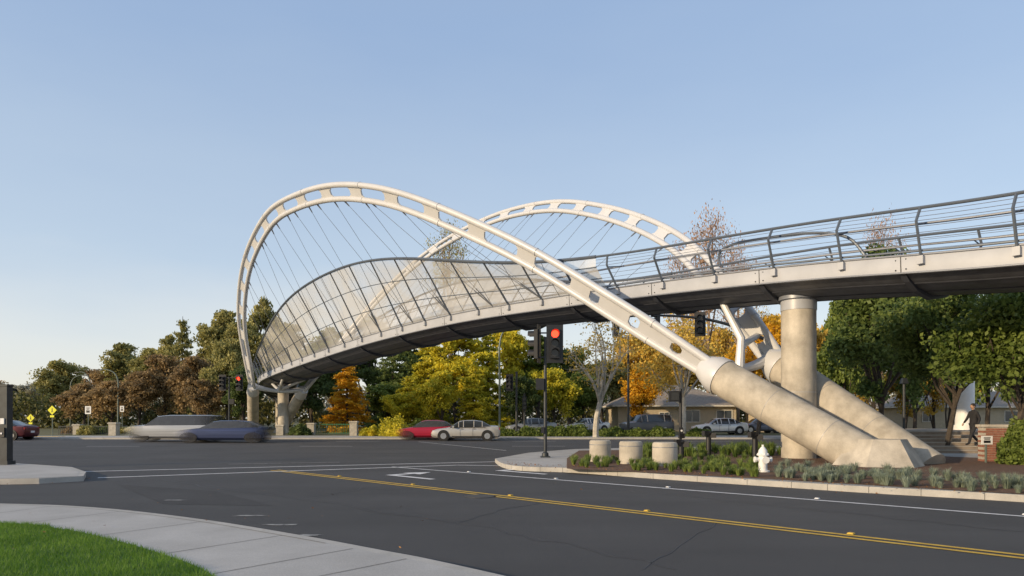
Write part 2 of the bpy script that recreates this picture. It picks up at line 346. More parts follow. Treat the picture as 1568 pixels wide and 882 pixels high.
for sd in(0,1):
    rl.tube([side(i,sd,*prof(i,1)) for i in iR],.05,8,0)
    rl.tube([side(i,sd,*prof(i,1)) for i in iM],.075,8,0)
    rl.tube([side(i,sd,.04,.1) for i in iR],.035,6,0)
    rl.tube([side(i,sd,-.22,.95) for i in iR if 8<Ec[i,1]<90],.04,6,1)
    for seg in(iC,iC2):
        for f in(.2,.32,.44,.56,.68,.78,.89): rl.tube([side(i,sd,*prof(i,f)) for i in seg],.008,4,2,False)
    for f in(.33,.66): rl.tube([side(i,sd,*prof(i,f)) for i in iM],.024,6,0)
    for n_,i in enumerate(range(iR[0],iR[-1],4)):
        mid=29.5<Ec[i,1]<62
        P=[side(i,sd,.03,-.22),side(i,sd,.09,-.02),side(i,sd,*prof(i,.68)),side(i,sd,*prof(i,1))]
        rl.tube(P,.048 if mid else .045,6,0)
        if mid and i+2<iM[-1]:
            j=i+2; rl.tube([side(j,sd,*prof(j,0)),side(j,sd,*prof(j,.68)),side(j,sd,*prof(j,1))],.016,4,0)
        if not mid:
            q=prof(i,.62); rl.tube([side(i,sd,q[0],q[1]),side(i,sd,-.22,.95)],.022,6,0)
        rl.box(side(i,sd,.08,-.18),(.18,.16,.24),3,math.atan2(T[i,1],T[i,0]))
    ks=iM
    fr=[0,.17,.33,.5,.68,.84,1]
    for a,b in zip(ks[:-1],ks[1:]):
        for f0,f1 in zip(fr[:-1],fr[1:]):
            q=[side(a,sd,*prof(a,f0)),side(b,sd,*prof(b,f0)),side(b,sd,*prof(b,f1)),side(a,sd,*prof(a,f1))]
            sc.add(q,[(0,1,2,3)],0)
q0=min(iR,key=lambda i:abs(Ec[i,1]-23.2)); 
lp=[side(q0+6,0,-.30,.35),side(q0+6,0,-.30,.9),side(q0+5,0,-.30,1.12),side(q0+3,0,-.30,1.16),side(q0,0,-.30,1.1),side(q0-2,0,-.30,.8),side(q0-3,0,-.30,.1)]
rl.tube(catmull(lp,5),.05,8,0)
wire=mat('wire',(.25,.26,.28),.35,.5)
rl.obj('railings',[raild,steeld,wire,fascia],BR)
m=bpy.data.materials.new('woven_wire'); m.use_nodes=True; N=m.node_tree.nodes; L=m.node_tree.links; p=N['Principled BSDF']
p.inputs['Base Color'].default_value=(.78,.78,.77,1); p.inputs['Metallic'].default_value=.25; p.inputs['Roughness'].default_value=.28
tc=N.new('ShaderNodeTexCoord'); nz=N.new('ShaderNodeTexNoise'); nz.inputs['Scale'].default_value=.4; L.new(tc.outputs['Object'],nz.inputs['Vector'])
mr=N.new('ShaderNodeMapRange'); mr.inputs[1].default_value=.36; mr.inputs[2].default_value=.64; mr.inputs[3].default_value=.36; mr.inputs[4].default_value=.74; L.new(nz.outputs['Fac'],mr.inputs[0]); L.new(mr.outputs[0],p.inputs['Alpha'])
sc.obj('mesh_screens',[m],BR,ang=.3)
# arches
def archpts(lst,sgn,base0,base1):
    out=[base0]
    for a,z in lst:
        O=.52*z; out.append((12.9-36.4*a-sgn*.768*O,21.3+43.7*a-sgn*.64*O,z))
    out.append(base1); return out
nearL=[(.113,3.24),(.152,4.87),(.198,6.75),(.248,8.7),(.339,11.45),(.40,12.9),(.476,14.0),(.56,14.45),(.63,14.35),(.75,12.6),(.855,9.5),(.906,6.7),(.95,4.1)]
farL=[(.105,3.7),(.145,6.0),(.219,9.9),(.28,12.1),(.354,14.1),(.45,16),(.545,16.8),(.615,16.75),(.69,16.1),(.746,15.0),(.80,13.2),(.842,11.1),(.896,6.6),(.935,3.9)]
nb0=(11.55,20.7,-.1); fb0=(13.25,21.7,-.1); nb1=(-25.4,67,-.1); fb1=(-23.2,67.6,-.1)
aN=archpts(nearL,1,nb0,nb1); aF=archpts(farL,-1,fb0,fb1)
ARC={}
for nm,pts,sgn in(('near_arch',aN,1),('far_arch',aF,-1)):
    st=pts[1:-1]; C=smooth(resample(catmull(st,10),.5),14); n=len(C)
    pl=Vector((-sgn*.768*.52,-sgn*.64*.52,1)).normalized(); ch=Vector((-.64,.768,0)); pn=ch.cross(pl).normalized()
    mb=MB(); up=[];dn=[];sp=[]
    for i in range(n):
        t=Vector(C[min(i+1,n-1)]-C[max(i-1,0)]).normalized(); rad=pn.cross(t).normalized()
        if rad.z<0 and abs(rad.z)>.2: rad=-rad
        if i>0 and rad.dot(prev)<0: rad=-rad
        prev=rad; e=min(i,n-1-i)/n
        h=np.interp(e,[0,.06,.25,.5],[.30,.42,.40,.36]); c=Vector(C[i]); up.append(c+rad*h); dn.append(c-rad*h); sp.append(rad)
    mb.tube(up,.155,12,0); mb.tube(dn,.155,12,0)
    def plate(j):
        t=.04; vv=[]
        for idx in(j,j+1):
            for q in(up[idx]-sp[idx]*.1,dn[idx]+sp[idx]*.1):
                vv.append(q+pn*t); vv.append(q-pn*t)
        mb.add(vv,[(0,4,6,2),(1,3,7,5),(0,1,5,4),(2,6,7,3),(0,2,3,1),(4,5,7,6)],0)
    i=0
    while i<n-1:
        e=min(i,n-1-i); solid=3 if e<10 else 2; gap=1 if e<10 else 4
        for j in range(i,min(i+solid,n-1)): plate(j)
        for j,dj in((i,-1),(min(i+solid,n-1),1)):
            k=j+dj
            if 0<=k<n:
                for (aa,s_) in((up,-1),(dn,1)):
                    p0=aa[j]+sp[j]*s_*.12; p1=aa[j].lerp(aa[k],.4)+sp[j]*s_*.12; p2=p0+sp[j]*s_*.14
                    vv=[p0+pn*.038,p1+pn*.038,p2+pn*.038,p0-pn*.038,p1-pn*.038,p2-pn*.038]; mb.add(vv,[(0,1,2),(3,5,4),(1,4,5,2),(0,2,5,3),(0,3,4,1)],0)
        i+=solid+gap
    for i in range(6,n-6,12):
        t=Vector(C[i+1]-C[i]).normalized()*.03
        for q in(up[i],dn[i]): mb.cyl(q-t,q+t,.175,None,12,0)
    mb.obj(nm,[steel,fascia],BR); ARC[nm]=(C,up,dn,sp)
    for b,e0,e1,lr in((pts[0],C[0],C[1],.66),(pts[-1],C[-1],C[-2],.5)):
        lg_=MB(); b=Vector(b); e_=Vector(e0); d=(e_-b).normalized(); top=e_-d*.35
        nn=10; lg_.tube([b+(top-b)*(k/nn) for k in range(nn+1)],[lr]*(nn+1),32,0)
        for k in(.33,.66): 
            q=b+(top-b)*k; lg_.cyl(q-d*.006,q+d*.006,lr+.002,None,32,2)
        lg_.tube([top-d*.02,top+d*.02,top+d*.35,top+d*.9],[lr+.04,lr+.05,lr+.01,.44],24,1)
        lg_.obj('concrete_leg',[conc,steel,steeld],BR)
fb=MB()
bx0=[(9.9,21.2),(10.4,20.1),(11.7,19.8),(12.5,20.6),(11.6,21.8),(10.5,22.0)]; tp=[(10.6,21.2),(10.9,20.6),(11.6,20.4),(12.1,20.9),(11.6,21.4),(10.9,21.6)]
vs=[(x,y,.1) for x,y in bx0]+[(x,y,.95) for x,y in tp]; fb.add(vs,[(i,(i+1)%6,6+(i+1)%6,6+i) for i in range(6)]+[tuple(range(6,12))],0)
fb.obj('footing',[conc],BR,ang=.3)
mb=MB(); CN=ARC['near_arch'][0]; CF=ARC['far_arch'][0]
for kx,(p,q) in enumerate(((Vector(CN[1]),Vector(CF[1])),(Vector(CN[-2]),Vector(CF[-2])))):
    mdl=(p+q)/2; pts=[p.lerp(q,t)-Vector((0,0,.3*math.sin(math.pi*t))) for t in np.linspace(0,1,9)]
    mb.tube(pts,[.3,.24,.2,.18,.18,.18,.2,.24,.3],10,0)
    jj=int(np.argmin([ (Vector(pt(i,-1.85,0)).xy-mdl.xy).length for i in range(nE)]))
    if kx==0:
        mb.tube([pts[4],pts[4]+Vector((.1,.1,1.2)),Vector(pt(jj+1,-1.4,-.85))],[.2,.16,.13],10,0)
        mb.tube([pts[4]+Vector((.05,.05,.9)),Vector(CF[4])],[.15,.13],8,0)
    else:
        for dj in(-4,5):
            for w in(-.9,-2.8): mb.tube([pts[4]+Vector((0,0,.1)),Vector(pt(jj+dj,w,-.8))],[.15,.11],8,0)
mb.obj('struts',[steel],BR)
cb=MB(); cable=mat('cable',(.22,.23,.25),.4,.4)
hi=[i for i in range(nE) if 33<Ec[i,1]<58]
for nm,sd in(('near_arch',0),('far_arch',1)):
    C,up,dn,sp=ARC[nm]; n=len(C)
    idx=np.linspace(hi[0],hi[-1],10).astype(int)
    for k,i in enumerate(idx):
        fr_=(.30,.78) if sd==0 else (.22,.70)
        f=np.interp(k,[0,9],fr_)
        for df in(-.02,.02):
            a=dn[int((f+df)*(n-1))]; b=Vector(side(i,sd,.05,0)); cb.cyl(a,b,.012,None,5,0)
            d=(b-a).normalized(); cb.cyl(b-d*1.3,b,.028,None,6,0); cb.cyl(a,a+d*.5,.06,.03,6,0)
cb.obj('hanger_cables',[cable],BR)
def pier(x,y,ztop,r=.6):
    mb=MB(); mb.tube([(x,y,-.1),(x,y,ztop*.5),(x,y,ztop-.5)],r,32,0)
    mb.cyl((x,y,ztop*.42),(x,y,ztop*.42+.015),r+.002,None,32,1)
    mb.cyl((x,y,ztop-.5),(x,y,ztop-.12),r+.02,r+.02,32,1); mb.cyl((x,y,ztop-.12),(x,y,ztop+.02),r+.12,None,32,2)
    mb.obj('pier',[conc,fascia,steeld],BR)
def ctr(Yn): 
    i=int(np.argmin(abs(Ec[:,1]-Yn))); return pt(i,-1.85,-.98)
i=int(np.argmin([abs(pt(i,-1.6,0)[0]/pt(i,-1.6,0)[1]-.430) for i in range(nE)])); c=pt(i,-1.6,-.96); pier(c[0],c[1],c[2]+.1)
c=ctr(64); pier(c[0],c[1],c[2],.5); c=ctr(80); pier(c[0],c[1],c[2]); c=ctr(5); pier(c[0],c[1],c[2])
# ------------------------------------------------------------------ TREES
def bulk(mb,Q,mi):
    n=len(Q); o=len(mb.v); mb.v.extend(map(tuple,Q.reshape(-1,3).tolist())); mb.f.extend(map(tuple,(np.arange(n*4).reshape(n,4)+o).tolist())); mb.m.extend([mi]*n)
def limb(mb,a,b,r0,r1,rg,seg=6,bend=.12):
    a=Vector(a);b=Vector(b);L_=(b-a).length; k=Vector((rg.gauss(0,1),rg.gauss(0,1),rg.gauss(0,.5)))*L_*bend
    pts=[a.lerp(b,t)+k*math.sin(math.pi*t)*.6 for t in(0,.25,.5,.75,1)]
    mb.tube(pts,[r0+(r1-r0)*t for t in(0,.25,.5,.75,1)],seg,0,False); return pts
def deciduous(H,Rc,seed,n,ls,low=.25,nl=9,tr=None,fork=None,spread=.15,open_=0,twigs=0,vz=.7):
    rg=random.Random(seed); ng=np.random.default_rng(seed); mb=MB(); tr=tr or H*.022
    top=Vector((rg.gauss(0,.04)*H,rg.gauss(0,.04)*H,H*(.75 if not fork else fork)))
    tp=limb(mb,(0,0,-.1),top,tr,tr*.4 if not fork else tr*.75,rg,8,.04)
    cz=H*(low+1)/2; rz=H*(1-low)/2; cl=[]
    for k in range(nl):
        t=(k+.5)/nl; s=low*.8+(.72-low*.8)*t if not fork else fork*rg.uniform(.8,1)
        zc=min(s*H,top.z); base=Vector(min(tp,key=lambda q:abs(q.z-zc)))
        az=k*2.4+rg.uniform(-.4,.4); el=rg.uniform(-.35,1.2) if k<nl-2 else rg.uniform(1,1.5)
        rr=rg.uniform(.6,.95)
        end=Vector((math.cos(az)*math.cos(el)*Rc*rr,math.sin(az)*math.cos(el)*Rc*rr,cz+math.sin(el)*rz*rr))
        lp=limb(mb,base,end,tr*.45,tr*.1,rg,6,.12)
        for q in range(5+twigs):
            st=lp[rg.choice([2,3,3,4])]; d=Vector((rg.gauss(0,1),rg.gauss(0,1),rg.gauss(.2,.7))).normalized()
            e=st+d*Rc*rg.uniform(.25,.5)
            v=Vector(((e.x)/Rc,(e.y)/Rc,(e.z-cz)/rz)); 
            if v.length>1: v/=v.length; e=Vector((v.x*Rc,v.y*Rc,cz+v.z*rz))
            l2=limb(mb,st,e,tr*.13,tr*.03,rg,4,.15); cl.append(e); 
            if twigs:
                for _ in range(4):
                    s3=l2[rg.choice([2,3,4])]; e3=s3+Vector((rg.gauss(0,1),rg.gauss(0,1),abs(rg.gauss(.5,.6)))).normalized()*Rc*rg.uniform(.12,.3); mb.tube([s3,e3],[tr*.035,tr*.012],3,0,False); cl.append(e3)
            if not open_: cl.append(st.lerp(e,.5))
        cl.append(end)
    cl=np.array([tuple(c) for c in cl]); w=ng.uniform(.4,1.6,len(cl)); w/=w.sum()
    ch=ng.choice(len(cl),n,p=w); rad=Rc*spread*ng.uniform(.7,1.4,len(cl))[ch]
    d=ng.normal(size=(n,3)); d/=np.linalg.norm(d,axis=1)[:,None]; rr=ng.uniform(0,1,n)**.45
    C=cl[ch]+d*(rad*rr*1.5)[:,None]*np.array([1.1,1.1,vz]); bulk(mb,leafquads(C,ls,rng=ng,asp=.6),1); return mb
def conifer(H,Rc,seed,n,ls,low=.1,pw=.8):
    rg=random.Random(seed); ng=np.random.default_rng(seed); mb=MB(); limb(mb,(0,0,-.1),(0,0,H*.98),H*.018,.03,rg,7,.01)
    lev=int(H*1.6); br=[]
    for i in range(lev):
        z=H*(low+(.97-low)*i/lev); r=Rc*(1-(z/H-low)/(1.02-low))**pw
        for k in range(7):
            az=rg.uniform(0,6.28); rr=r*rg.uniform(.6,1.15); e=(math.cos(az)*rr,math.sin(az)*rr,z-rr*.18+rg.gauss(0,.15)); br.append((z,e,rr)); 
            if k<3: mb.tube([(0,0,z),e],[.04,.01],4,0,False)
    W=np.array([b[2]+.2 for b in br]); W/=W.sum(); ch=ng.choice(len(br),n,p=W)
    A_=np.array([(0,0,b[0]) for b in br])[ch]; B_=np.array([b[1] for b in br])[ch]; t=(ng.uniform(0,1,n)**.6)[:,None]
    C=A_+(B_-A_)*t; C+=ng.normal(size=(n,3))*np.array([1,1,.55])*(.05+.13*Rc*(.4+t*.5))*.55; bulk(mb,leafquads(C,ls,rng=ng,asp=.45),1); return mb
LM={'yg':leafmat('leaf_yellow_green',(.20,.24,.02),(.90,.74,.06)),'olive':leafmat('leaf_olive',(.13,.145,.05),(.48,.43,.15)),
 'brown':leafmat('leaf_brown',(.18,.125,.065),(.48,.34,.16)),'dark':leafmat('leaf_dark_green',(.04,.072,.026),(.19,.24,.065)),
 'orange':leafmat('leaf_orange',(.48,.25,.015),(.90,.52,.03)),'gold':leafmat('leaf_gold',(.40,.28,.05),(.88,.62,.13)),'red':leafmat('leaf_red',(.32,.19,.12),(.58,.38,.24)),
 'green':leafmat('leaf_green',(.055,.095,.02),(.25,.31,.065)),'far':leafmat('leaf_far_haze_tint',(.26,.26,.21),(.44,.43,.33)),'rgreen':leafmat('leaf_evergreen',(.045,.085,.022),(.21,.27,.07))}  # the 'far' leaves are paler: distance haze painted into their colour
BASE={}
def basemesh(kind,v):
    if (kind,v) in BASE: return BASE[(kind,v)]
    if kind=='d': mb=deciduous(10,3.6,100+v,12000,.18,low=.06,nl=12)
    elif kind=='c': mb=conifer(12,3.0,200+v,13000,.18,low=.04)
    elif kind=='s': mb=deciduous(12,4.2,300+v,2600,.10,low=.3,nl=13,open_=1,spread=.14,twigs=2)
    elif kind=='p': mb=deciduous(12,3.2,400+v,12000,.19,low=.14,nl=12)
    BASE[(kind,v)]=mb; return mb
TM={}
def tree(px,Y,top,hw,kind,col,v=None,bk=None,z0=.1):
    v=R.randrange(3) if v is None else v; k=(kind,v,col)
    if k not in TM: TM[k]=basemesh(kind,v).mesh({'d':'broadleaf_tree','c':'conifer_tree','s':'bare_tree','p':'pine_tree'}[kind],[bk or (barkb if kind=='s' else bark),LM[col]],None)
    H0={'d':10,'c':12,'s':12,'p':12}[kind]; R0={'d':3.6,'c':3.0,'s':4.2,'p':3.2}[kind]
    H=hz(top,Y)-z0; W=hw/F*Y
    nm={'d':'broadleaf_tree','c':'conifer_tree','s':'sparse_autumn_tree','p':'pine_tree'}[kind]
    place(TM[k],nm,(bx(px,Y),Y,z0),R.uniform(0,6.28),(W/R0,W/R0,H/H0*1.03))
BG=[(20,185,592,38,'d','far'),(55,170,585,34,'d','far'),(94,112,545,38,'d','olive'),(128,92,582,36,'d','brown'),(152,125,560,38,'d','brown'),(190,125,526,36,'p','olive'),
(222,118,534,34,'p','olive'),(170,84,578,40,'d','brown'),(212,80,562,40,'d','brown'),(252,82,548,38,'d','brown'),(280,108,486,32,'c','olive'),(298,80,538,40,'d','brown'),(262,112,520,32,'p','olive'),(312,104,505,32,'c','olive'),
(335,98,476,38,'p','olive'),(350,76,524,36,'d','olive'),(372,92,495,36,'p','olive'),(400,100,466,34,'p','olive'),(318,74,576,32,'d','brown'),(372,72,560,32,'d','dark'),
(432,92,495,42,'p','olive'),(478,84,530,46,'d','dark'),(510,90,510,42,'p','green'),(532,68,546,42,'c','orange'),(565,92,495,44,'p','dark'),(602,84,502,42,'c','dark'),(640,90,495,44,'p','dark'),
(688,108,366,44,'s','olive'),(655,76,518,44,'c','yg'),(700,74,504,48,'p','yg'),(748,76,500,46,'c','yg'),(725,68,556,42,'c','yg'),(675,67,562,38,'d','yg'),(785,80,494,42,'p','yg'),(590,72,584,38,'d','green'),(625,70,575,38,'c','yg'),(612,68,600,30,'d','yg'),
(825,82,522,44,'p','green'),(870,86,530,46,'d','green'),(850,70,556,36,'d','yg'),(800,68,570,32,'d','dark'),(895,74,570,36,'d','green'),
(920,92,545,44,'d','olive'),(965,95,505,46,'d','gold'),(1010,92,520,46,'d','gold'),(1060,96,500,48,'d','gold'),(1105,92,490,46,'d','gold'),(1150,90,480,48,'s','gold'),(1195,70,490,44,'d','gold'),(1235,75,495,44,'d','gold'),(985,70,560,34,'d','orange'),
(1085,84,346,50,'s','red'),(1045,90,372,36,'s','red'),(1130,80,395,38,'s','red'),(1350,66,348,38,'s','red'),(1300,70,420,40,'d','green'),
(1290,48,480,48,'d','green'),(1340,55,440,46,'d','green'),(1400,52,470,50,'d','rgreen'),(1450,56,450,50,'d','dark'),(1510,50,440,60,'d','green'),(1570,48,430,60,'d','dark'),(1630,45,430,60,'d','green'),
(1250,58,510,40,'d','gold'),(1385,75,550,40,'d','gold'),(1430,78,540,40,'d','gold'),(1330,72,540,40,'d','gold'),(1480,72,550,40,'d','gold'),(-40,150,575,44,'d','brown'),(-90,110,556,44,'d','olive'),(-150,100,540,50,'p','olive'),(-220,90,540,50,'d','brown')]
for b in BG: tree(*b)
ng=np.random.default_rng(9); n=30000; X=ng.uniform(-230,260,n); cX=np.sin(X*.13)+np.sin(X*.31+1)+.6*np.sin(X*.77); top=10+1.8*cX; Z=ng.uniform(0,1,n)**.7*top; Yy=205+ng.normal(0,3,n)
quads_obj(leafquads(np.stack([X,Yy,Z],1),.8,rng=ng),'distant_tree_line',leafmat('leaf_distant_haze_tint',(.22,.22,.17),(.36,.34,.26),clump=.05))  # tree line colours lightened and greyed to paint in atmospheric haze
ng=np.random.default_rng(10); n=30000; X=ng.uniform(-95,95,n); top=3.9+.9*(np.sin(X*.33)+np.sin(X*.81+1)); Z=ng.uniform(0,1,n)**.7*top; Yy=97+ng.normal(0,1.5,n)
quads_obj(leafquads(np.stack([X,Yy,Z],1),.34,rng=ng),'background_shrubs',leafmat('leaf_shrub_mass',(.05,.06,.02),(.22,.21,.07),clump=.12))
def neartree(px,Y,top,hw,col,seed,n,ls,low,fork,tr,bk=bark,nm='broadleaf_tree',z0=.14,op=0,spread=.17,nl=11,tw=0,vz=.7):
    H=hz(top,Y)-z0; W=hw/F*Y
    deciduous(H,W,seed,n,ls,low=low,nl=nl,tr=tr,fork=fork,open_=op,spread=spread,twigs=tw,vz=vz).obj(nm,[bk,LM[col]],None,(bx(px,Y),Y,z0),seed*1.3,None)
neartree(1345,34,385,88,'rgreen',11,16000,.12,.24,.26,.15,spread=.16,nl=13,vz=.9)
neartree(1447,29,425,92,'rgreen',12,17000,.10,.27,.32,.12,spread=.16,nl=13,vz=.9)
neartree(1552,23.5,415,98,'green',13,18000,.09,.31,.34,.12,spread=.16,nl=13,vz=.9)
neartree(1650,24,400,100,'green',16,12000,.10,.36,.36,.15)
neartree(912,52,476,64,'gold',14,1500,.11,.30,.36,.24,barkp,'sycamore_tree',.13,1,.16,11,2)
neartree(1046,54,490,60,'gold',15,3600,.14,.30,.34,.2,barkp,'sycamore_tree',.13,1,.2,11,1)
neartree(1160,58,478,60,'orange',17,5000,.15,.3,.34,.2,bark,'maple_tree',.13,0,.2)
def shrub(px,Y,hw,hh,col,seed,n=1500,ls=.09,nm='shrub',z0=.13):
    ng=np.random.default_rng(seed); w=hw/F*Y; h=hh/F*Y; d=ng.normal(size=(n,3)); d/=np.linalg.norm(d,axis=1)[:,None]; d[:,2]=abs(d[:,2])
    lump=1+.12*np.sin(d[:,0]*7+seed)+.1*np.sin(d[:,1]*9+d[:,2]*6); C=d*(ng.uniform(.75,1,n)*lump)[:,None]*np.array([w,min(w,h*1.2),h]); C[:,2]+=.03
    mb=MB(); mb.sphere((0,0,h*.2),(w*.68,min(w,h*1.2)*.68,h*.55),0,10,6); bulk(mb,leafquads(C,ls,rng=ng,asp=.6),0)
    mb.obj(nm,[LM[col]],None,(bx(px,Y),Y,z0),0,None)
for k,(px,Y,hw,hh,c) in enumerate([(605,55,26,30,'yg'),(570,56,18,14,'yg'),(640,57,18,24,'green'),(770,55,22,12,'green'),(812,54.5,24,14,'green'),(850,54.5,24,15,'green'),(885,54.5,22,18,'green'),(940,53.5,24,14,'green'),(975,53.5,20,12,'green'),(1010,53.5,22,14,'green'),(1070,53.5,20,12,'green'),(135,60,16,14,'olive'),(160,62,14,12,'green'),(200,64,16,10,'olive'),(460,58,16,16,'dark'),(110,62,14,10,'brown'),(290,64,20,14,'dark'),(335,64,18,18,'dark'),
    (1350,31,24,12,'dark'),(1300,32,24,12,'green'),(1400,46,26,14,'yg')]): shrub(px,Y,hw,hh,c,k+50)
shrub(1562,21.5,28,62,'green',90,4000,.07,'shrub',.14)
def tufts(name,pts,h,w,m,nb=90,rad=.12):
    V=[]
    for (x,y,s) in pts:
        a=NR.uniform(0,6.28,nb); r=rad*s*NR.uniform(0,.5,nb); ln_=h*s*NR.uniform(.6,1.1,nb); sp_=NR.uniform(.15,.95,nb)
        bx_=x+np.cos(a)*r; by_=y+np.sin(a)*r; z=np.full(nb,.15); px_=-np.sin(a)*w; py_=np.cos(a)*w
        mx=bx_+np.cos(a)*ln_*sp_*.45; my=by_+np.sin(a)*ln_*sp_*.45; mz=z+ln_*.7; tx=bx_+np.cos(a)*ln_*sp_; ty=by_+np.sin(a)*ln_*sp_; tz=z+ln_*(1-.45*sp_)
        V.append(np.stack([np.stack([bx_-px_,by_-py_,z],1),np.stack([bx_+px_,by_+py_,z],1),np.stack([mx+px_,my+py_,mz],1),np.stack([mx-px_,my-py_,mz],1)],1))
        V.append(np.stack([np.stack([mx-px_,my-py_,mz],1),np.stack([mx+px_,my+py_,mz],1),np.stack([tx+px_*.2,ty+py_*.2,tz],1),np.stack([tx-px_*.2,ty-py_*.2,tz],1)],1))
    quads_obj(np.concatenate(V),name,m)
fesc=leafmat('fescue',(.12,.16,.11),(.30,.35,.27),.2,2); sedge=leafmat('sedge',(.06,.12,.02),(.26,.32,.08),.2,2)
pts=[]
for _ in range(115):
    px=R.uniform(1190,1600); py=(737+(px-1180)*.062)-R.uniform(4,24); c=gp(px,py,.15); 
    if 11<c[0]<13.9 and 20.2<c[1]<23: continue
    pts.append((c[0],c[1],R.uniform(.6,1.25)))
tufts('fescue_grass',pts,.27,.004,fesc,120)
pts=[]
for _ in range(120):
    px=R.uniform(872,1165); c=gp(px,R.uniform(703,720+(px-960)*.05),.15); pts.append((c[0],c[1],R.uniform(.5,1.2)))
tufts('sedge_grass',pts,.30,.005,sedge,100)
pts=[]
for _ in range(150): pts.append((R.uniform(5,14),R.uniform(25,31),R.uniform(.7,1.5)))
tufts('sedge_grass',pts,.38,.009,sedge,60)
# ------------------------------------------------------------------ VEHICLES
tyre=mat('tyre',(.02,.02,.02),.8); hub=mat('alloy_wheel',(.45,.46,.48),.3,.7); glassm=mat('car_glass',(.03,.035,.04),.08,0,.1,spec=.8)
hl=mat('headlamp',(.7,.72,.75),.15); tl=mat('tail_lamp',(.35,.01,.01),.3)
def car(name,kind,col,L_,loc,rz,blur=0,met=.4):
    if kind=='sedan': ST=[(0,.38,.52,.58,.58,.64),(.02,.26,.66,.72,.64,.8),(.08,.2,.76,.82,.66,.88),(.24,.19,.87,.93,.68,.9),(.275,.19,.90,.97,.68,.9),(.40,.19,.92,1.37,.57,.9),(.47,.19,.93,1.44,.58,.9),(.62,.19,.95,1.45,.58,.9),(.74,.19,.97,1.38,.57,.9),(.855,.2,1.0,1.08,.64,.89),(.965,.22,.98,1.05,.66,.86),(.99,.3,.86,.92,.64,.8),(1,.4,.62,.72,.6,.72)]
    else: ST=[(0,.4,.66,.78,.64,.7),(.02,.28,.86,.96,.7,.86),(.08,.26,1.0,1.08,.74,.93),(.2,.25,1.06,1.13,.76,.95),(.225,.25,1.08,1.17,.76,.95),(.335,.25,1.1,1.72,.66,.95),(.45,.25,1.1,1.80,.68,.95),(.8,.25,1.12,1.80,.68,.95),(.945,.25,1.12,1.74,.66,.95),(.985,.3,1.12,1.24,.72,.93),(1,.4,.8,.9,.7,.88)]
    fd=(L_,L_*.26,1.0) if blur else None
    mats=[mat(name+'_paint_%s'%str(col),col,.28,met,.4 if blur else .08,1.2,fade=fd,stretch=(.06,1,7) if blur else None)]
    if blur: mats+= [mat('blur_glass_%s'%L_,(.06,.065,.075),.2,fade=(L_,L_*.34,.9)),mat('blur_tyre_%s'%L_,(.03,.03,.032),.8,fade=(L_,L_*.32,.75))]; mats+=[mats[0],mats[0],mats[0],mats[2]]
    else: mats+=[glassm,tyre,hub,hl,tl,black]
    mb=MB(); rings=[]
    for (fx,zb,zl,zt,wr,w) in ST:
        x=fx*L_; h=[(w*.82,zb),(w*.97,zb+.12),(w,zb+(zl-zb)*.6),(w*.95,zl),(wr,zt-.04),(wr*.78,zt)]
        r=[(x,a,b) for a,b in h]+[(x,-a,b) for a,b in h[::-1]]; rings.append(r)
    n=12; vs=[p for r in rings for p in r]; mb.v=[tuple(map(float,p)) for p in vs]
    gl0,gl1=(4,8)
    for i in range(len(rings)-1):
        for k in range(n):
            k2=(k+1)%n; mi=0
            if gl0<=i<=gl1 and k in(3,7): mi=1
            if i in(gl0,gl1) and k in(4,5,6): mi=1
            mb.f.append((i*n+k,i*n+k2,(i+1)*n+k2,(i+1)*n+k)); mb.m.append(mi)
    mb.f.append(tuple(range(n-1,-1,-1))); mb.m.append(0); o=(len(rings)-1)*n; mb.f.append(tuple(o+k for k in range(n))); mb.m.append(0)
    if not blur:
        for i in range(gl0,gl1+2):
            for s_ in(3,8): 
                a=Vector(rings[i][s_]);b=Vector(rings[i][s_+(1 if s_==3 else -1)]); sg=1 if s_==3 else -1
                off=Vector((0,.008*sg,0)); mb.tube([a+off,b+off],.035,4,0)
        for sg in(-1,1):
            mb.box((.045*L_,sg*.64,ST[2][2]-.1),(.22,.3,.13),4); mb.box((.975*L_,sg*.66,ST[-3][2]-.14),(.16,.26,.16),5)
            mb.box((.32*L_,sg*.99,ST[5][2]+.06),(.12,.2,.12),0)
            mb.box((.55*L_,sg*.905,.3),(L_*.5,.03,.08),6)
            for dx in(.42,.6): mb.box((dx*L_,sg*.905,.62),(.012,.012,.55),6); mb.box((dx*L_+.12,sg*.915,.84),(.16,.02,.03),6)
            mb.box((.54*L_,sg*(.872 if kind=='sedan' else .91),ST[6][2]+.012),(L_*.5,.03,.025),6)
        mb.box((.0,0,.42),(.06,1.0,.16),6); mb.box((L_-.0,0,.6),(.03,.4,.14),4)
    wr_=.34 if kind=='sedan' else .39
    for fx in(.18,.81):
        for sg in(-1,1):
            x=fx*L_; y0=sg*.72; y1=sg*.925
            if blur:
                o=len(mb.v); mb.tube([(x-.0,y0,wr_),(x,y1,wr_)],wr_,16,2)
                for j in range(o,len(mb.v)):
                    a=mb.v[j]; mb.v[j]=(x+(a[0]-x)*1.7,a[1],a[2])
            else:
                mb.cyl((x,y0,wr_+.02),(x,sg*.918,wr_+.02),wr_+.07,None,20,6); mb.cyl((x,y0,wr_),(x,sg*.93,wr_),wr_,None,20,2); mb.cyl((x,sg*.93,wr_),(x,sg*.94,wr_),wr_*.62,None,12,3)
    mb.box((L_*.5,0,.26),(L_*.8,1.5,.1),2)
    return mb.obj(name,mats,None,loc,rz,.45)
def carat(name,kind,col,L_,pxl,Y,rz=0,blur=0,z=0.0,met=.4): return car(name,kind,col,L_,(bx(pxl,Y),Y,z),rz,blur,met)
carat('silver_sedan','sedan',(.50,.48,.45),4.85,661,48.4,.05)
carat('red_sedan','sedan',(.42,.02,.05),4.9,606,50.2,.0,1)
carat('silver_suv','suv',(.36,.37,.39),7.0,196,46.5,.0,1)
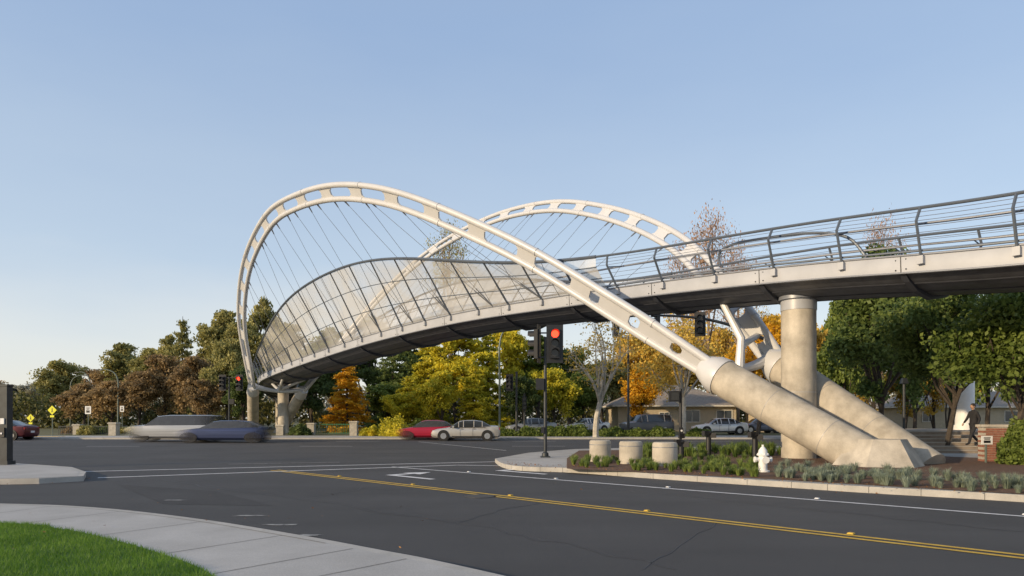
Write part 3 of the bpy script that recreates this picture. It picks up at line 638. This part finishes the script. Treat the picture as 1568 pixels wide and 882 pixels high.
carat('blue_sedan','sedan',(.045,.06,.13),6.6,270,44.6,.0,1)
carat('dark_red_sedan','sedan',(.10,.02,.025),4.8,-50,50,.0)
carat('parked_suv','suv',(.12,.125,.14),4.8,952,62,.25,0,.14)
carat('parked_white_car','sedan',(.7,.7,.7),4.7,1062,60,.1,0,.14)
carat('parked_white_car','sedan',(.66,.67,.68),4.5,870,66,.5,0,.14)
carat('parked_grey_car','sedan',(.30,.31,.32),4.5,775,60,.2,0,.14)
carat('parked_blue_car','sedan',(.12,.14,.2),4.5,1130,66,.2,0,.14)
# ------------------------------------------------------------------ HOUSE
wallm=mat('stucco_wall',(.46,.39,.28),.9,0,.1,3,.2,40); roofm=mat('shingle_roof',(.20,.17,.145),.9,0,.3,5,.5,14,c2=(.32,.28,.24)); trim=mat('cream_trim',(.6,.57,.5),.7)
gls=mat('window_glass',(.04,.05,.06),.1,0,.1,spec=.8); brickm=mat('brick',(.18,.07,.045),.9,0,.25,8,.4,30,c2=(.31,.13,.085))
def house(name,x0,x1,y0,y1,ze,zr,wins,ov=.7,z0=.13):
    e=empty(name); mb=MB(); mb.box(((x0+x1)/2,(y0+y1)/2,(ze+z0)/2),(x1-x0,y1-y0,ze-z0)); mb.obj('walls',[wallm],e)
    mb=MB(); a,b,c,d=x0-ov,x1+ov,y0-ov,y1+ov; ym=(c+d)/2; i_=(d-c)/2*.9
    vs=[(a,c,ze),(b,c,ze),(b,d,ze),(a,d,ze),(a+i_,ym,zr),(b-i_,ym,zr)]; mb.add(vs,[(0,1,5,4),(1,2,5),(2,3,4,5),(3,0,4)]); mb.box(((a+b)/2,(c+d)/2,ze-.09),(b-a,d-c,.16),1); mb.obj('roof',[roofm,trim],e,ang=.2)
    mb=MB(); g_=MB()
    for (xc,w,h,zc) in wins:
        g_.box((xc,y0-.01,zc),(w,.04,h)); 
        for s_ in(-1,1): mb.box((xc+s_*(w/2+.05),y0-.03,zc),(.1,.08,h+.2)); mb.box((xc,y0-.03,zc+s_*(h/2+.05)),(w,.08,.1))
        mb.box((xc,y0-.045,zc),(.05,.03,h))
    g_.obj('windows',[gls],e); mb.obj('window_frames',[trim],e)
    return e
house('bungalow_house',11.5,24.3,74,84,3.0,5.4,[(13.5,1.4,1.2,1.8),(16.5,.95,2.0,1.15),(19.5,1.6,1.2,1.8),(23,1.6,1.2,1.8)])
house('bungalow_house',26,33,68,76,2.9,4.6,[(27.5,1.4,1.2,1.8),(30.5,1.6,1.2,1.8)])
house('bungalow_house',47,66,82,92,3.0,5.0,[(50,1.4,1.2,1.8),(54,1.6,1.2,1.8),(60,1.6,1.2,1.8)])
# ------------------------------------------------------------------ SIGNALS, SIGNS, POSTS
sy=mat('sign_yellow',(.75,.72,.02),.5,var=.04); sw=mat('sign_white',(.75,.75,.74),.5,var=.04); galv=mat('galvanised',(.13,.16,.14),.45,.3)
SM=[black,redglow,lens,dkgrey,sw]
def head(mb,c,h=1.07,w=.34,face=(0,-1),lit=True,back=True):
    f=Vector((face[0],face[1],0)).normalized(); rz=math.atan2(f.y,f.x)+math.pi/2; rt=Vector((math.cos(rz),math.sin(rz),0)); c=Vector(c)
    mb.box(c,(w,.2,h),0,rz)
    if back: mb.box(c-f*.06,(w+.28,.015,h+.34),0,rz)
    for k in(-1,0,1):
        q=c+Vector((0,0,-k*h/3.05)); m_=1 if (lit and k==-1) else 2
        mb.cyl(q+f*.09,q+f*.115,w*.40,None,16,m_)
        vs=[];n=10
        for j in range(n+1):
            a=-.35+ (math.pi+.7)*j/n
            for dd in(.1,.34): vs.append(q+f*dd+rt*math.cos(a)*w*.45+Vector((0,0,math.sin(a)*w*.45)))
        mb.add(vs,[(2*j,2*j+1,2*j+3,2*j+2) for j in range(n)],0)
Y0=25.3; X0=bx(835,Y0)
mb=MB(); mb.tube([(X0,Y0,.14),(X0,Y0,.3),(X0,Y0,.34),(X0,Y0,4.6)],[.13,.12,.065,.055],12,3); mb.box((X0,Y0,.16),(.36,.36,.05),3)
head(mb,(bx(848.5,Y0)+.02,Y0-.12,4.34)); head(mb,(bx(823,Y0),Y0+.05,4.34),face=(-1,.25),lit=False)
mb.box((X0,Y0,4.75),(.5,.05,.05),0); mb.box((X0,Y0,3.85),(.5,.05,.05),0); mb.box((X0-.2,Y0-.1,2.85),(.3,.2,.42),0); mb.box((X0-.1,Y0-.1,1.15),(.12,.12,.22),0)
mb.obj('traffic_signal',SM)
mb=MB(); Y1=60; X1=bx(351,Y1); mb.tube([(X1,Y1,.13),(X1,Y1,5.2)],.07,10,3); head(mb,(bx(367,Y1),Y1-.1,hz(586,Y1))); head(mb,(bx(341,Y1),Y1-.1,hz(586,Y1)),lit=False); mb.box((X1,Y1,5.15),(1.5,.06,.06),0); mb.box((bx(356,Y1),Y1-.15,hz(615,Y1)),(.45,.25,.45),0); mb.obj('traffic_signal',SM)
mb=MB(); Y1=56; X1=bx(791,Y1); mb.tube([(X1,Y1,.13),(X1,Y1,5.4)],.09,10,3); head(mb,(bx(780,Y1),Y1-.1,hz(586,Y1)),lit=False,face=(-.3,-1)); mb.box((bx(786,Y1),Y1,4.6),(.7,.06,.06),0)
X1=bx(803,Y1); mb.tube([(X1,Y1,.13),(X1,Y1,3.6)],.07,10,3); head(mb,(X1,Y1-.1,hz(617,Y1)),lit=False,back=False); mb.obj('traffic_signal',SM)
Y1=40; X1=bx(1222,Y1); mb=MB(); mb.tube([(X1,Y1,.13),(X1,Y1,3.0),(X1,Y1,6.0)],[.17,.14,.12],12,3)
arm=catmull([(X1,Y1,5.2),(bx(1140,Y1),Y1-.2,hz(507,Y1)),(bx(1070,Y1),Y1-.4,hz(489,Y1)),(bx(995,Y1),Y1-.6,hz(485,Y1))],6); mb.tube(arm,list(np.linspace(.12,.06,len(arm))),10,3)
head(mb,(bx(1068,Y1),Y1-.55,hz(498,Y1)),face=(-.35,-1),lit=False); head(mb,(bx(1203,Y1),Y1-.4,hz(512,Y1)),lit=False,back=False,h=.9); head(mb,(bx(1003,Y1),Y1-.6,hz(494,Y1)),face=(-1,-.3),lit=False,back=False,h=.9)
mb.obj('traffic_signal_mast',SM)
Y1=58; mb=MB(); X1=bx(962,Y1); mb.tube([(X1,Y1,.13),(X1,Y1,8.6)],[.12,.08],10,3); mb.box((bx(952,Y1),Y1,8.8),(1.3,.07,.07),3); head(mb,(bx(943,Y1),Y1-.1,hz(503,Y1)),lit=False); mb.obj('traffic_signal',SM)
Y1=27; X1=bx(1042,Y1); mb=MB(); mb.tube([(X1,Y1,.14),(X1,Y1,.3),(X1,Y1,.32),(X1,Y1,2.75)],[.12,.12,.06,.055],12,0); mb.box((bx(1032,Y1),Y1-.05,hz(607,Y1)),(.4,.25,.42),0); mb.box((bx(1032,Y1),Y1-.19,hz(607,Y1)),(.3,.02,.3),2); mb.box((X1-.12,Y1,2.55),(.3,.05,.05),0); mb.box((X1,Y1-.1,1.1),(.14,.12,.26),0); mb.cyl((X1,Y1-.16,1.1),(X1,Y1-.19,1.1),.04,None,10,4)
for z_ in(.9,.6): mb.box((X1+.02,Y1-.08,z_),(.22,.12,.2),0,.3)
mb.obj('pedestrian_signal',SM)
def uplight(px,Y,h):
    mb=MB(); X=bx(px,Y); mb.tube([(X,Y,.14),(X,Y,h)],.1,14,0); mb.sphere((X,Y,h),(.13,.13,.1),0,12,6)
    mb.box((X-.16,Y-.1,h-.0),(.22,.16,.2),0,.5); mb.box((X+.17,Y-.05,h-.08),(.2,.16,.18),0,-.4); mb.obj('pathway_light_bollard',SM)
uplight(1085,26.5,1.0); uplight(1043,24.0,.75); uplight(1156,24.5,1.0)
mb=MB(); Y1=21.4; X1=bx(9,Y1); mb.box((X1,Y1,1.35),(.26,.26,2.5),3); mb.box((X1,Y1,2.62),(.3,.3,.06),3); mb.box((X1,Y1,.2),(.36,.36,.12),3); mb.box((X1,Y1-.15,1.15),(.16,.06,.3),0); mb.box((X1,Y1-.145,1.5),(.12,.03,.18),4); mb.cyl((X1,Y1-.18,1.12),(X1,Y1-.2,1.12),.03,None,10,4); mb.obj('pedestrian_push_button_post',SM)
def dsign(px,py,hw,Y):
    mb=MB(); X=bx(px,Y); z=hz(py,Y); r=hw/F*Y; mb.cyl((X,Y+.05,.13),(X,Y+.05,z),.04,None,8,1)
    mb.add([(X-r,Y,z),(X,Y,z-r),(X+r,Y,z),(X,Y,z+r),(X-r,Y+.02,z),(X,Y+.02,z-r),(X+r,Y+.02,z),(X,Y+.02,z+r)],[(0,1,2,3),(7,6,5,4),(0,4,5,1),(1,5,6,2),(2,6,7,3),(3,7,4,0)],0)
    s=r*.1; mb.sphere((X,Y-.01,z+r*.4),(s,.01,s),2,8,5); mb.add([(X-s,Y-.008,z+.22*r),(X-s*.8,Y-.008,z-.1*r),(X+s*.8,Y-.008,z-.1*r),(X+s,Y-.008,z+.22*r)],[(0,1,2,3)],2)
    for q in(-1,1): mb.add([(X-s*.5,Y-.008,z-.1*r),(X+q*r*.2-s*.4,Y-.008,z-.5*r),(X+q*r*.2+s*.4,Y-.008,z-.5*r),(X+s*.5,Y-.008,z-.1*r)],[(0,1,2,3)],2)
    mb.box((X,Y,z-r*1.35),(r*.9,.02,r*.45),0); mb.obj('pedestrian_crossing_sign',[sy,galv,black])
dsign(80,628,7,56); dsign(47,640,6,68)
def rsign(px,py,w,h,Y,nm='speed_limit_sign'):
    mb=MB(); X=bx(px,Y); z=hz(py,Y); w=w/F*Y;h=h/F*Y; mb.cyl((X,Y+.05,.13),(X,Y+.05,z+h/2),.035,None,8,1); mb.box((X,Y,z),(w,.02,h),0)
    for k,(ww,zz,hh) in enumerate(((.6,.28,.1),(.5,.12,.1),(.6,-.18,.3))): mb.box((X,Y-.013,z+zz*h),(w*ww,.006,h*hh),2)
    mb.obj(nm,[sw,galv,black])
rsign(135,628,9,12,60); rsign(187,626,6,9,70)
rsign(1511,674,17,13,22.2,'information_sign')
def lamp(px,Y,top,arm=2.5,dirx=1,name='street_lamp'):
    X=bx(px,Y); H=hz(top,Y); mb=MB(); p=catmull([(X,Y,.13),(X,Y,H*.5),(X,Y,H*.8),(X+dirx*arm*.25,Y,H*.94),(X+dirx*arm*.8,Y,H),(X+dirx*arm*1.2,Y,H)],5)
    mb.tube(p,list(np.linspace(.1,.045,len(p))),10,0); mb.box((X+dirx*arm*1.35,Y,H-.02),(.7,.28,.12),1,0,.8); mb.cyl((X,Y,.13),(X,Y,.5),.16,.14,12,0); mb.obj(name,[galv,dkgrey])
lamp(765,62,494,2.0); lamp(181,78,566,1.6,-1); lamp(108,95,575,1.6,1); lamp(138,100,570,1.4,-1); lamp(78,120,583,1.4,1)
for px,Y,w in((919,22.9,.36),(966,21.8,.37),(1018,20.9,.38)):
    mb=MB(); X=bx(px,Y); mb.tube([(X,Y,.14),(X,Y,.80),(X,Y,.85),(X,Y,.86)],[w,w,w-.03,w-.06],28,0); mb.cyl((X,Y,.70),(X,Y,.72),w+.003,None,28,1); mb.obj('concrete_bollard',[conc,steeld])
Yh=18.4; Xh=bx(1168,Yh); mb=MB(); z=.15
mb.tube([(Xh,Yh,z),(Xh,Yh,z+.04),(Xh,Yh,z+.05),(Xh,Yh,z+.42),(Xh,Yh,z+.44),(Xh,Yh,z+.47),(Xh,Yh,z+.48),(Xh,Yh,z+.58),(Xh,Yh,z+.65),(Xh,Yh,z+.68)],[.18,.18,.115,.11,.16,.16,.125,.11,.06,.03],16,0)
mb.cyl((Xh,Yh,z+.67),(Xh,Yh,z+.73),.03,None,6,0)
for d in((1,0),(-1,0),(0,-1)):
    r=.06 if d[1]==0 else .08; q=.19; mb.cyl((Xh,Yh,z+.33),(Xh+d[0]*q,Yh+d[1]*q,z+.33),r,None,12,0); mb.cyl((Xh+d[0]*q,Yh+d[1]*q,z+.33),(Xh+d[0]*(q+.04),Yh+d[1]*(q+.04),z+.33),r+.02,None,8,0)
for k in range(8): a=k*math.pi/4; mb.cyl((Xh+math.cos(a)*.14,Yh+math.sin(a)*.14,z+.46),(Xh+math.cos(a)*.14,Yh+math.sin(a)*.14,z+.5),.015,None,6,0)
mb.obj('fire_hydrant',[white])
stone=mat('stone_pillar',(.40,.37,.31),.9,0,.2,4,.4,20)
for px,Y,hh in((175,57,18),(542,57,20),(477,60,16),(120,60,14),(430,58,14)):
    X=bx(px,Y); h=hh/F*Y; mb=MB(); mb.box((X,Y,.13+h/2),(.6,.6,h),0); mb.box((X,Y,.13+h+.06),(.74,.74,.12),0,0,.9); mb.obj('stone_pillar',[stone])
gf=mat('green_fence_paint',(.02,.16,.07),.5)
def fence(x0,x1,Y,h,m,nm):
    mb=MB(); n=int((x1-x0)/.16)
    for k in range(n+1): mb.box((x0+k*.16,Y,.13+h/2),(.03,.03,h),0)
    for z_ in(.15,.9): mb.box(((x0+x1)/2,Y,.13+h*z_),(x1-x0,.05,.05),0)
    mb.obj(nm,[m])
fence(bx(482,60.4),bx(540,60.4),60.4,1.0,gf,'green_fence'); fence(bx(90,60),bx(172,60),60,.8,dkgrey,'iron_fence')
mb=MB(); mb.box((bx(72,53.5),53.6,.142),(2.2,.9,.012),0); mb.obj('tactile_paving',[yellowp])
# plaza steps with nosings
mb=MB()
for k in range(6):
    yf=28.2+k*.38; z1=.14+.145*(k+1)
    mb.box((21.3+k*.02,yf+4,z1-.0725),(9.8,8.0,.145),0); mb.box((21.3+k*.02,yf-.012,z1-.02),(9.7,.02,.036),1)
mb.obj('plaza_steps',[mat('step_stone',(.24,.19,.145),.9,0,.2,3,.3,30,c2=(.36,.30,.24)),mat('step_nosing',(.42,.38,.32),.85)])
mb=MB(); 
def brickwall(mb,x0,y0,x1,y1,z0,z1,t=.3):
    L_=math.hypot(x1-x0,y1-y0); a=math.atan2(y1-y0,x1-x0); nrow=int((z1-z0)/.08)
    for r_ in range(nrow):
        n=int(L_/.24)
        for k in range(n):
            u=(k+.5+(.5 if r_%2 else 0))*.24
            if u>L_: continue
            mb.box((x0+math.cos(a)*u,y0+math.sin(a)*u,z0+.04+r_*.08),(.228,t,.068),0,a)
    mb.box(((x0+x1)/2,(y0+y1)/2,(z0+z1)/2-.01),(L_-.02,t-.03,z1-z0-.02),1,a); mb.box(((x0+x1)/2,(y0+y1)/2,z1+.04),(L_+.1,t+.08,.08),1,a)
brickwall(mb,bx(1500,23),23,bx(1500,23)+3.4,22.4,.14,1.3); mb.obj('brick_wall',[brickm,conc])
mb=MB(); Xc=bx(1477,34); mb.tube([(Xc,34,.9),(Xc,34,6.2)],.42,24,0); mb.cyl((Xc,34,1.0),(Xc,34,1.25),.49,None,24,0); mb.obj('white_column',[white])
mb=MB(); mb.tube([(bx(1384,27.6),27.6,.14),(bx(1384,27.6),27.6,3.0)],.05,10,0); mb.box((bx(1384,27.6),27.6,3.1),(.26,.26,.22),0,0,.6); mb.obj('plaza_lamp_post',[dkgrey])
# ------------------------------------------------------------------ PEDESTRIAN
def person(x,y,z,rz):
    e=empty('pedestrian'); e.location=(x,y,z); e.rotation_euler[2]=rz
    coat=mat('dark_coat',(.018,.018,.022),.85); trou=mat('dark_trousers',(.022,.022,.026),.85); skin=mat('skin',(.42,.25,.17),.6); hair=mat('hair',(.02,.014,.01),.6)
    def sk(nm,V,Ed,Rr,m_):
        me=bpy.data.meshes.new(nm); me.from_pydata(V,Ed,[]); o=place(me,nm,parent=e); me.materials.append(m_)
        md=o.modifiers.new('skin','SKIN'); md.use_smooth_shade=True
        for i,r in enumerate(Rr): me.skin_vertices[0].data[i].radius=r if hasattr(r,'__len__') else (r,r)
        me.skin_vertices[0].data[0].use_root=True; s_=o.modifiers.new('s','SUBSURF'); s_.levels=2; s_.render_levels=2
    sk('body',[(0,0,.95),(0,0,1.15),(.02,0,1.36),(.02,0,1.47),(.03,0,1.56),(.02,.19,1.40),(-.08,.23,1.13),(.02,.24,.88),(.02,-.19,1.40),(.12,-.23,1.14),(.28,-.22,.95),(0,0,.72)],
       [(0,1),(1,2),(2,3),(3,4),(2,5),(5,6),(6,7),(2,8),(8,9),(9,10),(0,11)],[(.15,.19),(.14,.17),(.13,.18),(.07,.07),(.055,.055),.07,.055,.04,.07,.055,.04,(.17,.2)],coat)
    sk('legs',[(0,0,.9),(0,.1,.85),(.2,.1,.48),(.30,.1,.1),(.46,.1,.05),(0,-.1,.85),(.02,-.1,.48),(-.3,-.1,.16),(-.2,-.1,.05)],[(0,1),(1,2),(2,3),(3,4),(0,5),(5,6),(6,7),(7,8)],[.12,.1,.07,.05,.04,.1,.07,.05,.04],trou)
    mb=MB(); mb.sphere((.05,0,1.66),(.095,.075,.115),0,16,12); mb.sphere((.03,0,1.69),(.105,.085,.105),1,16,12); mb.sphere((.148,0,1.645),(.018,.013,.02),0,8,6); mb.tube([(.03,0,1.5),(.04,0,1.6)],.05,10,0)
    for s_ in(-1,1): mb.sphere((.035,s_*.08,1.65),(.018,.01,.028),0,8,6); mb.sphere((.133,s_*.03,1.67),(.008,.01,.007),1,6,4)
    mb.box((.138,0,1.605),(.01,.04,.008),1); mb.obj('head',[skin,hair],e)
    mb=MB()
    for (hx,hy,hz_,dx,dz) in((.02,.24,.83,0,-1),(.31,-.22,.91,.5,-.85)):
        mb.sphere((hx,hy,hz_),(.035,.02,.05),0,10,8)
        for k in range(4):
            b=Vector((hx+(k-1.5)*.017,hy,hz_-.03)); l=.07-abs(k-1.5)*.01; mb.tube([b,b+Vector((dx*l*.5,0,dz*l*.5)),b+Vector((dx*l+.01,-.012,dz*l*.9))],[.009,.008,.006],6,0)
        mb.tube([(hx+.03,hy,hz_+.01),(hx+.05,hy-.01,hz_-.025)],[.011,.008],6,0)
    mb.obj('hands',[skin],e)
person(bx(1491,28.75),28.75,.43,math.radians(185))
# ------------------------------------------------------------------ LIGHT, SKY, CAMERA
EL=math.radians(15); sd=Vector((-.84,-.54,0)).normalized(); rot=math.atan2(sd.x,sd.y)
w=bpy.data.worlds.new('World'); S.world=w; w.use_nodes=True; N=w.node_tree.nodes; L=w.node_tree.links
sk=N.new('ShaderNodeTexSky'); sk.sky_type='NISHITA'; sk.sun_disc=False; sk.sun_elevation=EL; sk.sun_rotation=rot; sk.air_density=1.0; sk.dust_density=1.0; sk.ozone_density=1.5
tc=N.new('ShaderNodeTexCoord'); sx=N.new('ShaderNodeSeparateXYZ'); L.new(tc.outputs['Generated'],sx.inputs[0])
nz=N.new('ShaderNodeTexNoise'); nz.inputs['Scale'].default_value=2.2; nz.inputs['Detail'].default_value=5; mp=N.new('ShaderNodeMapping'); mp.inputs['Scale'].default_value=(1,1,3.5); L.new(tc.outputs['Generated'],mp.inputs['Vector']); L.new(mp.outputs[0],nz.inputs['Vector'])
ad=N.new('ShaderNodeMath'); ad.operation='MULTIPLY_ADD'; ad.inputs[1].default_value=-.16; L.new(nz.outputs['Fac'],ad.inputs[0])
a2=N.new('ShaderNodeMath'); a2.operation='ADD'; a2.inputs[1].default_value=.08; L.new(sx.outputs[2],a2.inputs[0]); L.new(a2.outputs[0],ad.inputs[2])
rp=N.new('ShaderNodeValToRGB'); L.new(ad.outputs[0],rp.inputs[0]); cr=rp.color_ramp
cols=[(0,(1.0,.96,.88)),(.10,(.88,.90,.91)),(.22,(.62,.74,.89)),(.5,(.40,.55,.81)),(1,(.44,.51,.62))]
cr.elements[0].position=0; cr.elements[0].color=(*cols[0][1],1); cr.elements[1].position=1; cr.elements[1].color=(*cols[-1][1],1)
for p_,c_ in cols[1:-1]: e=cr.elements.new(p_); e.color=(*c_,1)
scl=N.new('ShaderNodeVectorMath'); scl.operation='SCALE'; scl.inputs['Scale'].default_value=1/.15; L.new(rp.outputs[0],scl.inputs[0])
mx=N.new('ShaderNodeMix'); mx.data_type='RGBA'; mx.clamp_result=False; mx.inputs[0].default_value=.72; L.new(sk.outputs[0],mx.inputs[6]); L.new(scl.outputs[0],mx.inputs[7])
bg=N['Background']; bg.inputs['Strength'].default_value=.15; L.new(mx.outputs[2],bg.inputs['Color'])
su=bpy.data.lights.new('sun','SUN'); su.energy=4.4; su.angle=math.radians(1.0); su.color=(1,.77,.49); so=bpy.data.objects.new('sun',su); S.collection.objects.link(so)
dv=Vector((sd.x*math.cos(EL),sd.y*math.cos(EL),math.sin(EL))); so.rotation_euler=dv.to_track_quat('Z','Y').to_euler(); so.location=(-20,-20,30)
cd=bpy.data.cameras.new('camera'); cd.lens=24; cd.sensor_width=36; cd.shift_y=199/1568; cd.clip_end=4000; cd.clip_start=.1
co=bpy.data.objects.new('camera',cd); S.collection.objects.link(co); co.location=(0,0,EYE); co.rotation_euler=(math.pi/2,0,0); S.camera=co
S.view_settings.view_transform='Standard'; S.view_settings.look='None'; S.view_settings.exposure=0
